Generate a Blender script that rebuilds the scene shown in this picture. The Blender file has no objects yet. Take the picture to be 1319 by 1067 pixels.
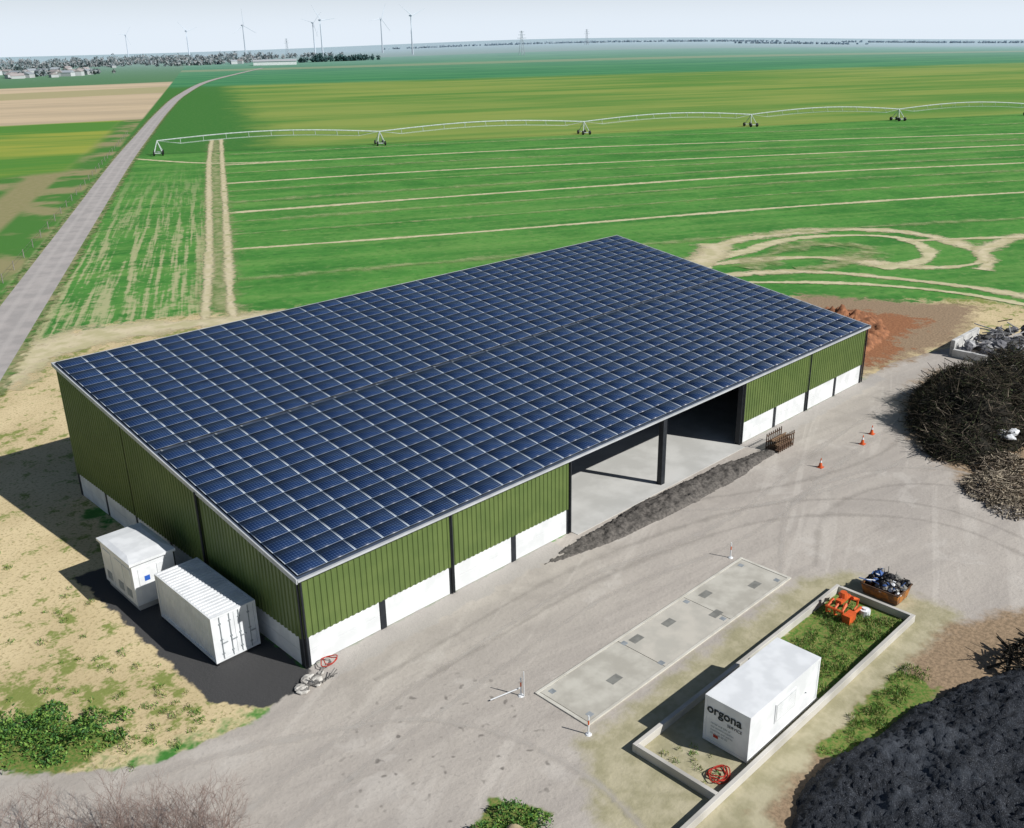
import bpy, math, random, numpy as np
from mathutils import Vector, Matrix, noise as mn
random.seed(7); rng=np.random.default_rng(7)
S=bpy.context.scene
# ---------------------------------------------------------------- node helpers
class NT:
    def __init__(s,name):
        s.m=bpy.data.materials.new(name); s.m.use_nodes=True; s.t=s.m.node_tree; s.n=s.t.nodes; s.l=s.t.links
        s.b=s.n['Principled BSDF']; s.out=s.n['Material Output']
        s.tc=s.n.new('ShaderNodeTexCoord')
    def put(s,sock,v):
        if v is None: return
        if isinstance(v,bpy.types.NodeSocket): s.l.new(v,sock)
        else:
            if hasattr(sock.default_value,'__len__') and len(sock.default_value)==4 and len(v)==3: v=(*v,1)
            sock.default_value=v
    def M(s,op,a,b=None,c=None,clamp=False):
        n=s.n.new('ShaderNodeMath'); n.operation=op; n.use_clamp=clamp
        s.put(n.inputs[0],a); s.put(n.inputs[1],b); s.put(n.inputs[2],c); return n.outputs[0]
    def ss(s,x,a,b):
        n=s.n.new('ShaderNodeMapRange'); n.interpolation_type='SMOOTHSTEP'
        s.put(n.inputs[0],x); n.inputs[1].default_value=a; n.inputs[2].default_value=b; return n.outputs[0]
    def noise(s,scale,detail=3,vec=None,rough=.55,dist=0):
        n=s.n.new('ShaderNodeTexNoise'); n.inputs['Scale'].default_value=scale; n.inputs['Detail'].default_value=detail
        n.inputs['Roughness'].default_value=rough; n.inputs['Distortion'].default_value=dist
        s.l.new(vec or s.tc.outputs['Object'],n.inputs['Vector']); return n.outputs['Fac']
    def map(s,rot=0,sc=(1,1,1),vec=None):
        # rotate first (so that direction -rot becomes the x axis), then scale
        n=s.n.new('ShaderNodeMapping'); n.inputs['Rotation'].default_value=(0,0,rot)
        s.l.new(vec or s.tc.outputs['Object'],n.inputs['Vector'])
        m=s.n.new('ShaderNodeVectorMath'); m.operation='MULTIPLY'; m.inputs[1].default_value=sc; s.l.new(n.outputs[0],m.inputs[0]); return m.outputs[0]
    def mix(s,f,a,b,bt='MIX'):
        n=s.n.new('ShaderNodeMix'); n.data_type='RGBA'; n.blend_type=bt
        s.put(n.inputs[0],f); s.put(n.inputs[6],a); s.put(n.inputs[7],b); return n.outputs[2]
    def sep(s,v):
        n=s.n.new('ShaderNodeSeparateXYZ'); s.l.new(v,n.inputs[0]); return n.outputs
    def bump(s,h,st=.3,d=.05):
        n=s.n.new('ShaderNodeBump'); n.inputs['Strength'].default_value=st; n.inputs['Distance'].default_value=d
        s.l.new(h,n.inputs['Height']); s.l.new(n.outputs[0],s.b.inputs['Normal'])
    def fin(s,col,rough=.85,spec=.3,metal=0):
        s.put(s.b.inputs['Base Color'],col); s.put(s.b.inputs['Roughness'],rough)
        s.b.inputs['Specular IOR Level'].default_value=spec; s.b.inputs['Metallic'].default_value=metal; return s.m
def pmat(name,c1,c2=None,scale=3,rough=.8,bump=0,spec=.3,metal=0,detail=2,bs=None):
    t=NT(name); c2=c2 or tuple(x*.75 for x in c1)
    f=t.ss(t.noise(scale,detail),.35,.65)
    if bump: t.bump(t.noise(bs or scale*4,3),bump,.05)
    return t.fin(t.mix(f,c1,c2),rough,spec,metal)
# ---------------------------------------------------------------- mesh helpers
def link(o,parent=None):
    S.collection.objects.link(o)
    if parent: o.parent=parent
    return o
def empty(name):
    e=bpy.data.objects.new(name,None); e.empty_display_size=.5; return link(e)
class MB:
    def __init__(s): s.v=[]; s.f=[]; s.mi=[]
    def add(s,vs,fs,mi=0):
        b=len(s.v); s.v+= [tuple(v) for v in vs]; s.f+=[tuple(b+i for i in f) for f in fs]; s.mi+=[mi]*len(fs)
    def box(s,x0,y0,z0,x1,y1,z1,mi=0,M=None):
        vs=[(x0,y0,z0),(x1,y0,z0),(x1,y1,z0),(x0,y1,z0),(x0,y0,z1),(x1,y0,z1),(x1,y1,z1),(x0,y1,z1)]
        if M: vs=[M@Vector(v) for v in vs]
        s.add(vs,[(3,2,1,0),(4,5,6,7),(0,1,5,4),(1,2,6,5),(2,3,7,6),(3,0,4,7)],mi)
    def cyl(s,p0,p1,r0,r1=None,n=8,mi=0,cap=True):
        r1=r0 if r1 is None else r1; p0=Vector(p0);p1=Vector(p1); d=(p1-p0).normalized()
        a=d.orthogonal().normalized(); b=d.cross(a); vs=[]
        for p,r in((p0,r0),(p1,r1)):
            for i in range(n):
                t=2*math.pi*i/n; vs.append(p+(a*math.cos(t)+b*math.sin(t))*r)
        fs=[(i,(i+1)%n,n+(i+1)%n,n+i) for i in range(n)]
        if cap: fs+=[tuple(range(n))[::-1],tuple(range(n,2*n))]
        s.add(vs,fs,mi)
    def tube(s,pts,r,n=6,mi=0):
        for a,b in zip(pts[:-1],pts[1:]): s.cyl(a,b,r,r,n,mi)
    def obj(s,name,mats,parent=None,bevel=0,smooth=False):
        me=bpy.data.meshes.new(name); me.from_pydata(s.v,[],s.f); 
        for m in mats: me.materials.append(m)
        me.polygons.foreach_set('material_index',s.mi)
        if smooth: me.polygons.foreach_set('use_smooth',[True]*len(s.f))
        me.update(); o=bpy.data.objects.new(name,me); link(o,parent)
        if bevel:
            b=o.modifiers.new('b','BEVEL'); b.width=bevel; b.segments=2; b.limit_method='ANGLE'
        return o
def raw(name,V,F,mats,mi=None,parent=None,smooth=False):
    me=bpy.data.meshes.new(name); V=np.asarray(V,np.float32); F=np.asarray(F,np.int32); k=F.shape[1]
    me.vertices.add(len(V)); me.vertices.foreach_set('co',V.ravel())
    me.loops.add(F.size); me.loops.foreach_set('vertex_index',F.ravel())
    me.polygons.add(len(F)); me.polygons.foreach_set('loop_start',np.arange(0,F.size,k,dtype=np.int32))
    try: me.polygons.foreach_set('loop_total',np.full(len(F),k,dtype=np.int32))
    except Exception: pass
    if mi is not None: me.polygons.foreach_set('material_index',np.asarray(mi,np.int32))
    if smooth: me.polygons.foreach_set('use_smooth',np.ones(len(F),bool))
    for m in mats: me.materials.append(m)
    me.update(calc_edges=True); me.validate()
    return link(bpy.data.objects.new(name,me),parent)
def sticks(name,P0,P1,R,mats,mi=None,parent=None):
    P0=np.asarray(P0,float);P1=np.asarray(P1,float);R=np.asarray(R,float)[:,None]
    d=P1-P0; d/=np.linalg.norm(d,axis=1)[:,None]+1e-9
    h=np.where(np.abs(d[:,2:3])<.9,np.array([[0,0,1.]]),np.array([[1.,0,0]]))
    a=np.cross(d,h); a/=np.linalg.norm(a,axis=1)[:,None]; b=np.cross(d,a)
    V=[]
    for P,s in((P0,1.),(P1,.6)):
        for k in range(3):
            t=2*math.pi*k/3; V.append(P+(a*math.cos(t)+b*math.sin(t))*R*s)
    n=len(P0); V=np.stack(V,1).reshape(-1,3); base=np.arange(n)[:,None]*6
    F=np.concatenate([base+np.array([[i,(i+1)%3,3+(i+1)%3,3+i]]) for i in range(3)])
    m=None if mi is None else np.tile(mi,3)
    return raw(name,V,F,mats,m,parent)
def leaves(name,C,size,mats,nm=None,parent=None,up=.3,wd=.35):
    C=np.asarray(C,float); n=len(C); a=rng.normal(size=(n,3)); a[:,2]=np.where(up>1,np.abs(a[:,2]),a[:,2])+up; a/=np.linalg.norm(a,axis=1)[:,None]
    b=np.cross(a,rng.normal(size=(n,3))); b/=np.linalg.norm(b,axis=1)[:,None]
    sz=(size*(.5+rng.random(n)))[:,None]
    V=np.stack([C-a*sz*.6,C+b*sz*wd,C+a*sz,C-b*sz*wd],1).reshape(-1,3)
    F=np.arange(n*4).reshape(-1,4)
    return raw(name,V,F,mats,rng.integers(0,len(mats),n),parent)
def fbm(x,y,z=0,o=4):
    return mn.fractal(Vector((x,y,z)),1.0,2.0,o)
def terr(x,y):
    r=np.hypot(x,y); az=np.arctan2(y+35,x+19)
    s=np.clip((r-700)/2500,0,1); s=s*s*(3-2*s)
    px=np.clip((az-.802)/.5,-1.3,1.3)
    ang=.0065*np.exp(-((px+.15)/.55)**2)-.002*np.exp(-((px+1.1)/.4)**2)
    return s*ang*r
# ---------------------------------------------------------------- ground
def axis(lo,hi,st,far):
    c=list(np.arange(lo,hi+1e-6,st)); d=st; x=c[-1]
    while x<far: d*=1.09; x+=d; c.append(x)
    d=st; x=c[0]
    while x>-far: d*=1.09; x-=d; c.insert(0,x)
    return np.array(c)
xs=axis(-30,90,.5,7000); ys=axis(-45,80,.5,7000)
X,Y=np.meshgrid(xs,ys); nx,ny=len(xs),len(ys)
def sd(X,Y,poly):
    P=np.array(poly,float); d=np.full(X.shape,1e9); ins=np.zeros(X.shape,bool)
    for i in range(len(P)):
        a=P[i];b=P[(i+1)%len(P)]; e=b-a; wx=X-a[0];wy=Y-a[1]
        t=np.clip((wx*e[0]+wy*e[1])/(e@e),0,1); d=np.minimum(d,(wx-e[0]*t)**2+(wy-e[1]*t)**2)
        c=((a[1]<=Y)&(b[1]>Y))|((b[1]<=Y)&(a[1]>Y))
        if e[1]!=0: ins^= c&(X<a[0]+(Y-a[1])/e[1]*e[0])
    d=np.sqrt(d); return np.where(ins,d,-d)
def msk(poly,soft): return np.clip(.5+sd(X,Y,poly)/(2*soft),0,1)
yard=[(-60,32),(-30,14),(-13,4),(-11,1),(-8.5,-.9),(-3.8,-1.7),(0,0),(58,0),(64,.5),(74,-2),(110,-14),(110,-70),(-60,-70)]
dirt=[(-60,32),(-30,14),(-13,4),(-11,1),(-8.5,-.9),(-3.8,-1.7),(0,0),(0,26),(57,26),(57,-2),(66,-2),(95,-12),(92,2),(82,18),(70,36),(50,52),(37.6,60),(31.7,64),(14,72),(0,52),(-27,0)]
mA=msk(yard,.7); mD=msk(dirt,4.5)
mDark=msk([(-4.6,1.2),(-3.0,-1.2),(-.5,-1.2),(0,0),(0,17),(-4.6,17)],.7)
mGrav=np.maximum(msk([(0,-1.6),(17.5,-1.4),(17.5,.5),(0,.5)],.8),msk([(38,-1.6),(60,-1.2),(60,.5),(38,.5)],.8))
mYel=msk([(5.2,-23),(27,-21),(27,-14.6),(24,-13),(5.5,-13),(2,-17)],1.2)
mBr=np.maximum.reduce([msk([(7,-20.6),(25,-20.6),(30,-23),(32,-30),(7,-30)],1.2),msk([(58,1),(62,17),(82,20),(90,2),(74,-2)],3),msk([(41,-19.5),(42.5,-14.5),(47,-8.5),(55,-4),(66,-2.5),(70,-22),(48,-22)],2.2)*.8])
mRed=msk([(60,3),(63,13),(78,17),(80,4),(70,1)],5)
mGr=np.maximum.reduce([msk([(15.4,-19.2),(24.2,-19.2),(24.2,-15.2),(15.4,-15.2)],.4),msk([(-14,4.2),(-11.5,1.4),(-8.8,1.2),(-9,4),(-12,6.5)],1),msk([(12,-20.6),(20,-20.6),(20,-22.8),(13,-22.8)],.8),
   msk([(-2,-14),(.6,-12.6),(1.6,-15),(-1,-16)],.7)*.95])
G=raw('ground',np.stack([X.ravel(),Y.ravel(),terr(X,Y).ravel()],1),
  (np.arange(nx-1)[None,:]+np.arange(ny-1)[:,None]*nx).reshape(-1,1)+np.array([[0,1,nx+1,nx]]),[],smooth=True)
def attr(nm,a,b,c,d):
    at=G.data.color_attributes.new(nm,'FLOAT_COLOR','POINT'); at.data.foreach_set('color',np.stack([a,b,c,d],-1).astype(np.float32).ravel())
one=np.ones_like(X); attr('m1',mA,mD,mDark,one); attr('m2',mGrav,mYel,mBr,one); attr('m3',mRed,mGr,one,one)
def A(nm):
    n=t.n.new('ShaderNodeAttribute'); n.attribute_name=nm; return t.sep(n.outputs['Vector'])
def edge(m,e2,a=.42,b=.58): return t.ss(t.M('ADD',m,e2),a,b)
def common(t):
    return (t.noise(.09,3),t.noise(.8,3,rough=.65),t.noise(5,2,rough=.7))
def crop(t,nM,nS,band,w,y):
    g=t.mix(t.ss(nM,.35,.65),(.05,.2,.035),(.085,.265,.05))
    g=t.mix(t.M('MULTIPLY',t.ss(band,.44,.66),.7),g,(.15,.31,.075))
    g=t.mix(t.M('MULTIPLY',t.ss(band,.44,.3),.6),g,(.035,.155,.03))
    g=t.mix(t.M('MULTIPLY',t.ss(nS,.52,.72),.45),g,(.22,.31,.11))
    g=t.mix(t.M('MULTIPLY',t.ss(nS,.48,.3),.45),g,(.022,.115,.022))
    along=t.noise(1,3,vec=t.map(math.radians(-62.75),(.03,.9,1)),rough=.6)
    st=t.M('MULTIPLY',t.M('MULTIPLY',t.ss(t.M('ADD',along,t.M('MULTIPLY',nS,.45)),.68,.86),.8),t.M('MULTIPLY',t.ss(w,30,22),t.ss(y,225,90)))
    return t.mix(st,g,(.46,.44,.25))
B26=math.radians(27)
# --- material 0: open fields
t=NT('field_mix'); p=t.tc.outputs['Object']; x,y,z=t.sep(p); nM,nS,nF=common(t)
band=t.noise(1,3,vec=t.map(B26,(.012,.16,1)),rough=.65)
band2=t.noise(1,4,vec=t.map(B26,(.004,.022,1)),rough=.65)
sD=t.M('ADD',t.M('MULTIPLY',x,.453),t.M('MULTIPLY',y,.891)); sN=t.M('ADD',sD,t.M('MULTIPLY',t.M('SUBTRACT',nM,.5),40))
w=t.M('ADD',t.M('SUBTRACT',x,t.M('MULTIPLY',y,.515)),28.4)
g=crop(t,nM,nS,band,w,y)
yg=t.mix(t.ss(band2,.36,.62),(.1,.24,.045),(.25,.32,.075))
yg=t.mix(t.ss(t.M('ADD',w,t.M('MULTIPLY',nM,30)),75,50),yg,(.05,.18,.035))
yg=t.mix(t.M('MULTIPLY',t.ss(nS,.5,.7),.3),yg,(.25,.3,.1))
g=t.mix(t.ss(sD,258,264),g,yg)
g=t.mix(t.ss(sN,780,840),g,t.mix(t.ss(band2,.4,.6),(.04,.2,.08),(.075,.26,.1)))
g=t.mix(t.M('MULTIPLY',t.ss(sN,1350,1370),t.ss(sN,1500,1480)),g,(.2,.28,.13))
g=t.mix(t.ss(sN,2100,2130),g,(.16,.24,.17))  # farthest fields greyed in colour to stand in for haze
nb=t.noise(.05,4,rough=.6)
lf=t.mix(t.ss(nb,.44,.58),(.07,.2,.04),(.28,.26,.13))
lf=t.mix(t.M('MULTIPLY',t.ss(w,-13,-15),t.ss(w,-24,-21)),lf,t.mix(nS,(.36,.3,.18),(.19,.21,.07)))
lf=t.mix(t.M('MULTIPLY',t.ss(y,215,225),t.ss(w,-10,-16)),lf,t.mix(t.ss(band2,.4,.6),(.09,.24,.04),(.3,.34,.06)))
lf=t.mix(t.ss(t.M('ADD',y,t.M('MULTIPLY',w,.25)),385,395),lf,t.mix(t.ss(band2,.4,.6),(.58,.46,.31),(.47,.38,.26)))
lf=t.mix(t.M('MULTIPLY',t.ss(y,640,650),t.ss(y,760,750)),lf,(.4,.36,.2))
lf=t.mix(t.ss(y,860,880),lf,(.09,.21,.09))
g=t.mix(t.ss(w,-3.5,-5),g,lf)
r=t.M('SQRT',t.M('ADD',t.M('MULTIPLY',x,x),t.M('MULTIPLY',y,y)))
g=t.mix(t.M('MULTIPLY',t.ss(r,600,3800),.88),g,(.42,.54,.62))  # distance haze painted into the ground colour, growing with radius
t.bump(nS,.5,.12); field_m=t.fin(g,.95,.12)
# --- material 1: surroundings of the hall
t=NT('ground_mix'); p=t.tc.outputs['Object']; x,y,z=t.sep(p); nM,nS,nF=common(t); nV=t.noise(22,2,rough=.7)
m1,m2,m3=A('m1'),A('m2'),A('m3')
band=t.noise(1,3,vec=t.map(B26,(.012,.16,1)),rough=.65)
w=t.M('ADD',t.M('SUBTRACT',x,t.M('MULTIPLY',y,.515)),28.4)
g=crop(t,nM,nS,band,w,y)
nb=t.noise(.05,4,rough=.6)
lf=t.mix(t.ss(nb,.44,.58),(.07,.2,.04),(.28,.26,.13))
lf=t.mix(t.M('MULTIPLY',t.ss(w,-13,-15),t.ss(w,-24,-21)),lf,t.mix(nS,(.36,.3,.18),(.19,.21,.07)))
g=t.mix(t.ss(w,-3.5,-5),g,lf)
e=t.M('MULTIPLY',t.M('SUBTRACT',nS,.5),.9); eM=t.M('MULTIPLY',t.M('SUBTRACT',nM,.5),1.3)
dc=t.mix(t.ss(nM,.35,.65),(.68,.56,.34),(.52,.42,.24)); dc=t.mix(t.ss(nF,.48,.75),dc,(.34,.27,.14)); dc=t.mix(t.M('MULTIPLY',t.ss(nV,.55,.75),.5),dc,(.76,.68,.5))
weed=t.M('MULTIPLY',t.ss(t.M('ADD',t.M('ADD',nS,t.M('MULTIPLY',nM,.8)),t.M('MULTIPLY',nF,.3)),1.07,1.22),.85)
dc=t.mix(weed,dc,(.17,.23,.045))
g=t.mix(edge(m1[1],t.M('ADD',e,eM),.38,.62),g,dc)
sw=t.noise(1,3,vec=t.map(math.radians(8),(.045,.42,1)),rough=.65,dist=.8)
sw2=t.noise(1,3,vec=t.map(math.radians(-24),(.04,.6,1)),rough=.6,dist=.9)
nW=t.noise(.22,4,rough=.65,dist=.5)
ac=t.mix(t.ss(sw,.35,.65),(.47,.43,.385),(.4,.365,.33)); ac=t.mix(t.M('MULTIPLY',t.ss(sw2,.54,.66),.5),ac,(.56,.52,.47)); ac=t.mix(t.M('MULTIPLY',t.ss(nM,.5,.3),.45),ac,(.34,.31,.285))
ac=t.mix(t.M('MULTIPLY',t.ss(nW,.54,.68),.4),ac,(.32,.29,.26)); ac=t.mix(t.M('MULTIPLY',t.ss(nW,.44,.34),.4),ac,(.58,.545,.5))
ac=t.mix(t.M('MULTIPLY',t.ss(nF,.5,.8),.4),ac,(.26,.24,.215)); ac=t.mix(t.M('MULTIPLY',t.ss(nV,.5,.8),.35),ac,(.58,.545,.5))
dx=t.M('SUBTRACT',x,1.5); dy=t.M('ADD',y,9.5); rr=t.M('SQRT',t.M('ADD',t.M('MULTIPLY',dx,dx),t.M('MULTIPLY',dy,dy)))
vn=t.noise(1.9,1)
ac=t.mix(t.M('MULTIPLY',t.M('MULTIPLY',t.ss(vn,.64,.74),t.ss(rr,7,3)),.7),ac,(.11,.1,.09))
g=t.mix(edge(m1[0],t.M('MULTIPLY',e,.8)),g,ac)
g=t.mix(edge(m2[1],e,.3,.8),g,t.mix(t.ss(nS,.35,.65),(.46,.42,.29),(.34,.315,.2)))
g=t.mix(t.M('MULTIPLY',edge(m2[0],e),.7),g,t.mix(t.ss(nV,.4,.65),(.48,.45,.42),(.28,.27,.26)))
g=t.mix(edge(m2[2],t.M('ADD',e,t.M('MULTIPLY',eM,.3)),.35,.75),g,t.mix(t.ss(nF,.35,.65),(.36,.26,.17),(.23,.17,.11)))
g=t.mix(edge(m3[0],t.M('ADD',e,eM)),g,t.mix(t.ss(nF,.35,.65),(.36,.17,.085),(.23,.105,.055)))
g=t.mix(edge(m1[2],e),g,t.mix(t.ss(nV,.4,.65),(.04,.04,.042),(.1,.1,.1)))
g=t.mix(edge(m3[1],e),g,t.mix(t.ss(nF,.35,.65),(.08,.18,.03),(.22,.22,.07)))
t.bump(t.M('ADD',nS,t.M('MULTIPLY',nF,.4)),.45,.1)
near_m=t.fin(g,.95,.15)
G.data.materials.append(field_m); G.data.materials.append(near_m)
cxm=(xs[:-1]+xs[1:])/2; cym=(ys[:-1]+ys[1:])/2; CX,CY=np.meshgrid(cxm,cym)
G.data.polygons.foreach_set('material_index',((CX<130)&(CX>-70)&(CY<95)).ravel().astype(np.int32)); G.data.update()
# ribbons --------------------------------------
def catmull(P,n=8,closed=False):
    P=[np.array(p,float) for p in P]; o=[]; N=len(P); rngk=range(N if closed else N-1)
    for i in rngk:
        g_=lambda k:P[k%N] if closed else P[min(max(k,0),N-1)]
        a,b,c,d=g_(i-1),g_(i),g_(i+1),g_(i+2)
        for j in range(n):
            u=j/n; o.append(.5*((2*b)+(-a+c)*u+(2*a-5*b+4*c-d)*u*u+(-a+3*b-3*c+d)*u**3))
    o.append(P[0] if closed else P[-1]); return np.array(o)
def ribbon(name,P,wd,mat,z=.006,n=8,closed=False,na=4,vary=0,wob=0):
    c=catmull(P,n,closed)
    if wob: c=c+wob*np.array([[mn.noise(Vector((q[0]*.06,q[1]*.06,z*90))),mn.noise(Vector((q[0]*.06,q[1]*.06,z*90+7)))] for q in c])
    tg=np.gradient(c,axis=0); tg/=np.linalg.norm(tg,axis=1)[:,None]; nr=np.stack([-tg[:,1],tg[:,0]],1)
    off=np.linspace(-1,1,na+1); V=[];UV=[]
    L=np.concatenate([[0],np.cumsum(np.linalg.norm(np.diff(c,axis=0),axis=1))])
    for k in range(len(c)):
        ww=wd*(1+vary*mn.noise(Vector((c[k][0]*.13,c[k][1]*.13,z*50)))*2)
        for o in off:
            q=c[k]+nr[k]*o*ww/2; V.append((q[0],q[1],terr(q[0],q[1])+z)); UV.append((L[k],(o+1)/2))
    m=na+1; F=[(k*m+j,(k)*m+j+1,(k+1)*m+j+1,(k+1)*m+j)[::-1] for k in range(len(c)-1) for j in range(na)]
    o=raw(name,V,F,[mat]); uv=o.data.uv_layers.new(name='UVMap'); UV=np.array(UV)
    idx=np.zeros(len(o.data.loops),np.int32); o.data.loops.foreach_get('vertex_index',idx); uv.data.foreach_set('uv',UV[idx].astype(np.float32).ravel()); return o
def softmat(name,c1,c2,cover=.5,k=1.4,sc=.7,lo=.15,mx=1.0):
    t=NT(name); u=t.sep(t.tc.outputs['UV'])[1]
    ed=t.M('SUBTRACT',1.0,t.M('ABSOLUTE',t.M('SUBTRACT',t.M('MULTIPLY',u,2),1)))
    a=t.M('MULTIPLY',t.ss(t.M('ADD',ed,t.M('MULTIPLY',t.M('SUBTRACT',t.noise(sc,3,rough=.7),.5),k)),cover-lo,cover+lo),mx)
    m=t.fin(t.mix(t.ss(t.noise(.5,3),.35,.65),c1,c2),.95,.15); t.l.new(a,t.b.inputs['Alpha']); return m
tm=softmat('track_earth',(.64,.58,.38),(.5,.48,.28),.42,1.2,.7,.22,.95); tm2=softmat('track_earth_wide',(.66,.58,.4),(.5,.46,.27),.42,1.8,.5,.3,.95)
tm3=softmat('field_edge_wear',(.5,.48,.27),(.25,.32,.12),.7,2.2,.35,.45,.7)
tm4=softmat('faint_track',(.46,.48,.25),(.27,.38,.14),.7,2.0,.4,.5,.55)
tr=[[(48.7,97.4),(81.8,79.6),(134.2,54.5),(179.7,28.1),(215,3)],[(65.6,128.4),(108.8,109.8),(173.8,78.3),(226.9,44.2),(280,8)],
 [(85.4,166.4),(137.6,142),(207.4,98.4),(268,58.2),(330,14)],[(103.5,199.8),(192.3,152.6),(302.2,69.9),(370,20)]]
for i,P in enumerate(tr): ribbon('dirt_track',P,[2.6,3.0,3.0,2.8][i],tm,.012+.004*i,vary=.3)
def lerpP(P,Q,f):
    n=min(len(P),len(Q)); return [tuple(np.array(P[int(i*(len(P)-1)/(n-1))])*(1-f)+np.array(Q[int(i*(len(Q)-1)/(n-1))])*f) for i in range(n)]
for i,(a,b,f_,wd) in enumerate(((0,1,.35,3),(0,1,.7,5),(1,2,.3,6),(1,2,.68,4),(2,3,.5,6))): ribbon('faint_track',lerpP(tr[a],tr[b],f_),wd,tm4,.074+.004*i,vary=.5)
ribbon('faint_track',[(40,78),(80,58),(120,38),(165,8)],4,tm4,.1,vary=.5)
ribbon('faint_track',[(118,222),(200,180),(320,95),(400,40)],6,tm4,.104,vary=.5)
ribbon('dirt_track',[(30,57),(33,70),(49.4,100.5),(105.3,206.5),(139,269.5)],9,tm3,.026)
ribbon('dirt_track',[(24,56),(29.5,66.7),(48,101),(104,207.4),(138,270)],2.0,tm2,.03,vary=.25)
ribbon('dirt_track',[(30,58),(31.9,65.0),(50.6,100),(106.9,205.6),(140.8,269)],2.0,tm2,.034,vary=.25)
ribbon('dirt_track',[(2,56),(14,66),(30,60),(44,50),(56,44)],9,tm2,.038,vary=.4)
ribbon('dirt_track',[(95,236),(104,206),(125,190)],3,tm,.042)
ribbon('dirt_track',[(90,40),(98,44),(108,43),(116,40),(124,34.5),(127,27),(124,19),(117.6,13.5),(108,10.5)],4.6,tm2,.046,vary=.6,wob=3)
ribbon('dirt_track',[(80,38),(92,34),(99,28),(104,18),(112,12),(121,14),(132,13),(142,6)],3.8,tm2,.05,vary=.6,wob=3)
ribbon('dirt_track',[(84,34),(96,38),(107,39),(117,35),(121,28),(117,21),(109,18),(100,19)],3.2,tm,.054,vary=.6,wob=3)
ribbon('dirt_track',[(90,34),(99,35),(108,33),(113,28),(108,24),(100,24),(95,28)],8,tm3,.11,vary=.5,wob=4)
ribbon('dirt_track',[(76,36),(88,27),(96,14),(98,0),(94,-22)],3.6,tm2,.058,vary=.4,wob=3)
ribbon('dirt_track',[(80,30),(90,18),(94,6),(93,-6)],2.0,tm,.062,vary=.3)
ribbon('dirt_track',[(120,24),(134,12.6),(150,-4)],2.6,tm2,.066,vary=.3)
ribbon('dirt_track',[(70,38),(82,38),(93,40),(100,44)],6,tm2,.07,vary=.5)
# faint tyre marks on the yard
ty1=softmat('tyre_mark_dark',(.32,.295,.27),(.36,.33,.3),.7,2.0,.8,.55,.22); ty2=softmat('tyre_mark_pale',(.6,.565,.52),(.54,.5,.46),.65,1.8,.8,.5,.5)
arcs=[([(-14,-8),(0,-5),(14,-4.5),(26,-6),(38,-5),(56,-4)],1),([(-14,-10),(0,-7.2),(14,-6.6),(26,-8.2),(38,-7.2),(56,-6)],1),([(2,-3),(14,-3.2),(27,-5),(34,-9),(38,-16),(36,-26)],0),([(4,-4.8),(15,-5.1),(26.5,-6.8),(32.4,-10.4),(36,-17),(34,-26)],0),
 ([(26,-2.4),(30,-6),(37,-9),(46,-10),(60,-7)],1),([(28,-2.6),(32,-5),(38,-7.4),(46,-8.2),(60,-5)],0),([(24,-12),(32,-8),(40,-9),(44,-14),(42,-22),(34,-28)],1),([(26,-13),(32.5,-10),(38.5,-11),(41.5,-15),(40,-21),(33,-26)],0),([(-10,-1.5),(-4,-4),(2,-8),(4,-16),(0,-26)],1)]
for i,(P,k) in enumerate(arcs): ribbon('tyre_marks',P,.8,ty2 if k else ty1,.005+.0015*i,vary=.3,wob=.8)
t=NT('road_asphalt'); u=t.sep(t.tc.outputs['UV'])[1]
tr_=t.M('ABSOLUTE',t.M('SUBTRACT',t.M('ABSOLUTE',t.M('SUBTRACT',u,.5)),.2))
rc=t.mix(t.ss(t.noise(.35,3),.35,.65),(.43,.4,.385),(.35,.33,.32)); rc=t.mix(t.M('MULTIPLY',t.ss(tr_,.1,.02),.4),rc,(.5,.47,.45)); rc=t.mix(t.M('MULTIPLY',t.ss(t.noise(9,2),.5,.75),.4),rc,(.26,.25,.24))
rm=t.fin(rc,.9,.2)
rc_=lambda y:(-28.4+.515*y,y)
RP=[rc_(-20),rc_(0),rc_(30),rc_(60),rc_(100),rc_(150),rc_(220),(121.8,290),(202,440),(291,600),(430,830),(591,1059),(760,1290)]
ribbon('road_verge',RP,8.6,softmat('verge_mix',(.1,.2,.05),(.32,.3,.16),.25,1.0),.118)
ribbon('road',RP,5.2,rm,.13)
# ---------------------------------------------------------------- materials
green=pmat('cladding_green',(.12,.17,.05),(.1,.148,.043),.6,.45,spec=.3)
wht=pmat('white_concrete',(.74,.76,.77),(.62,.64,.65),.8,.8)
whp=pmat('white_paint',(.8,.82,.84),(.7,.72,.74),1.2,.45,spec=.4)
steel=pmat('dark_steel',(.016,.02,.026),(.024,.028,.034),2,.5)
alu=pmat('light_flashing',(.5,.52,.54),(.42,.44,.46),1,.45,spec=.5)
conc=pmat('concrete',(.56,.54,.5),(.42,.405,.37),.5,.85,.15)
concf=pmat('concrete_floor',(.6,.6,.58),(.48,.48,.46),.35,.75,detail=4)
dark=pmat('black_plastic',(.012,.012,.014),None,3,.5)
orange=pmat('orange_paint',(.75,.13,.03),(.55,.1,.03),3,.5)
red=pmat('red_rubber',(.45,.04,.025),None,3,.5)
blue=pmat('blue_label',(.03,.12,.5),None,3,.5)
grey=pmat('galvanised',(.42,.45,.47),(.3,.33,.35),2,.5,metal=.3)
rust=pmat('rusty_steel',(.12,.07,.045),(.07,.045,.03),5,.8)
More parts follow.
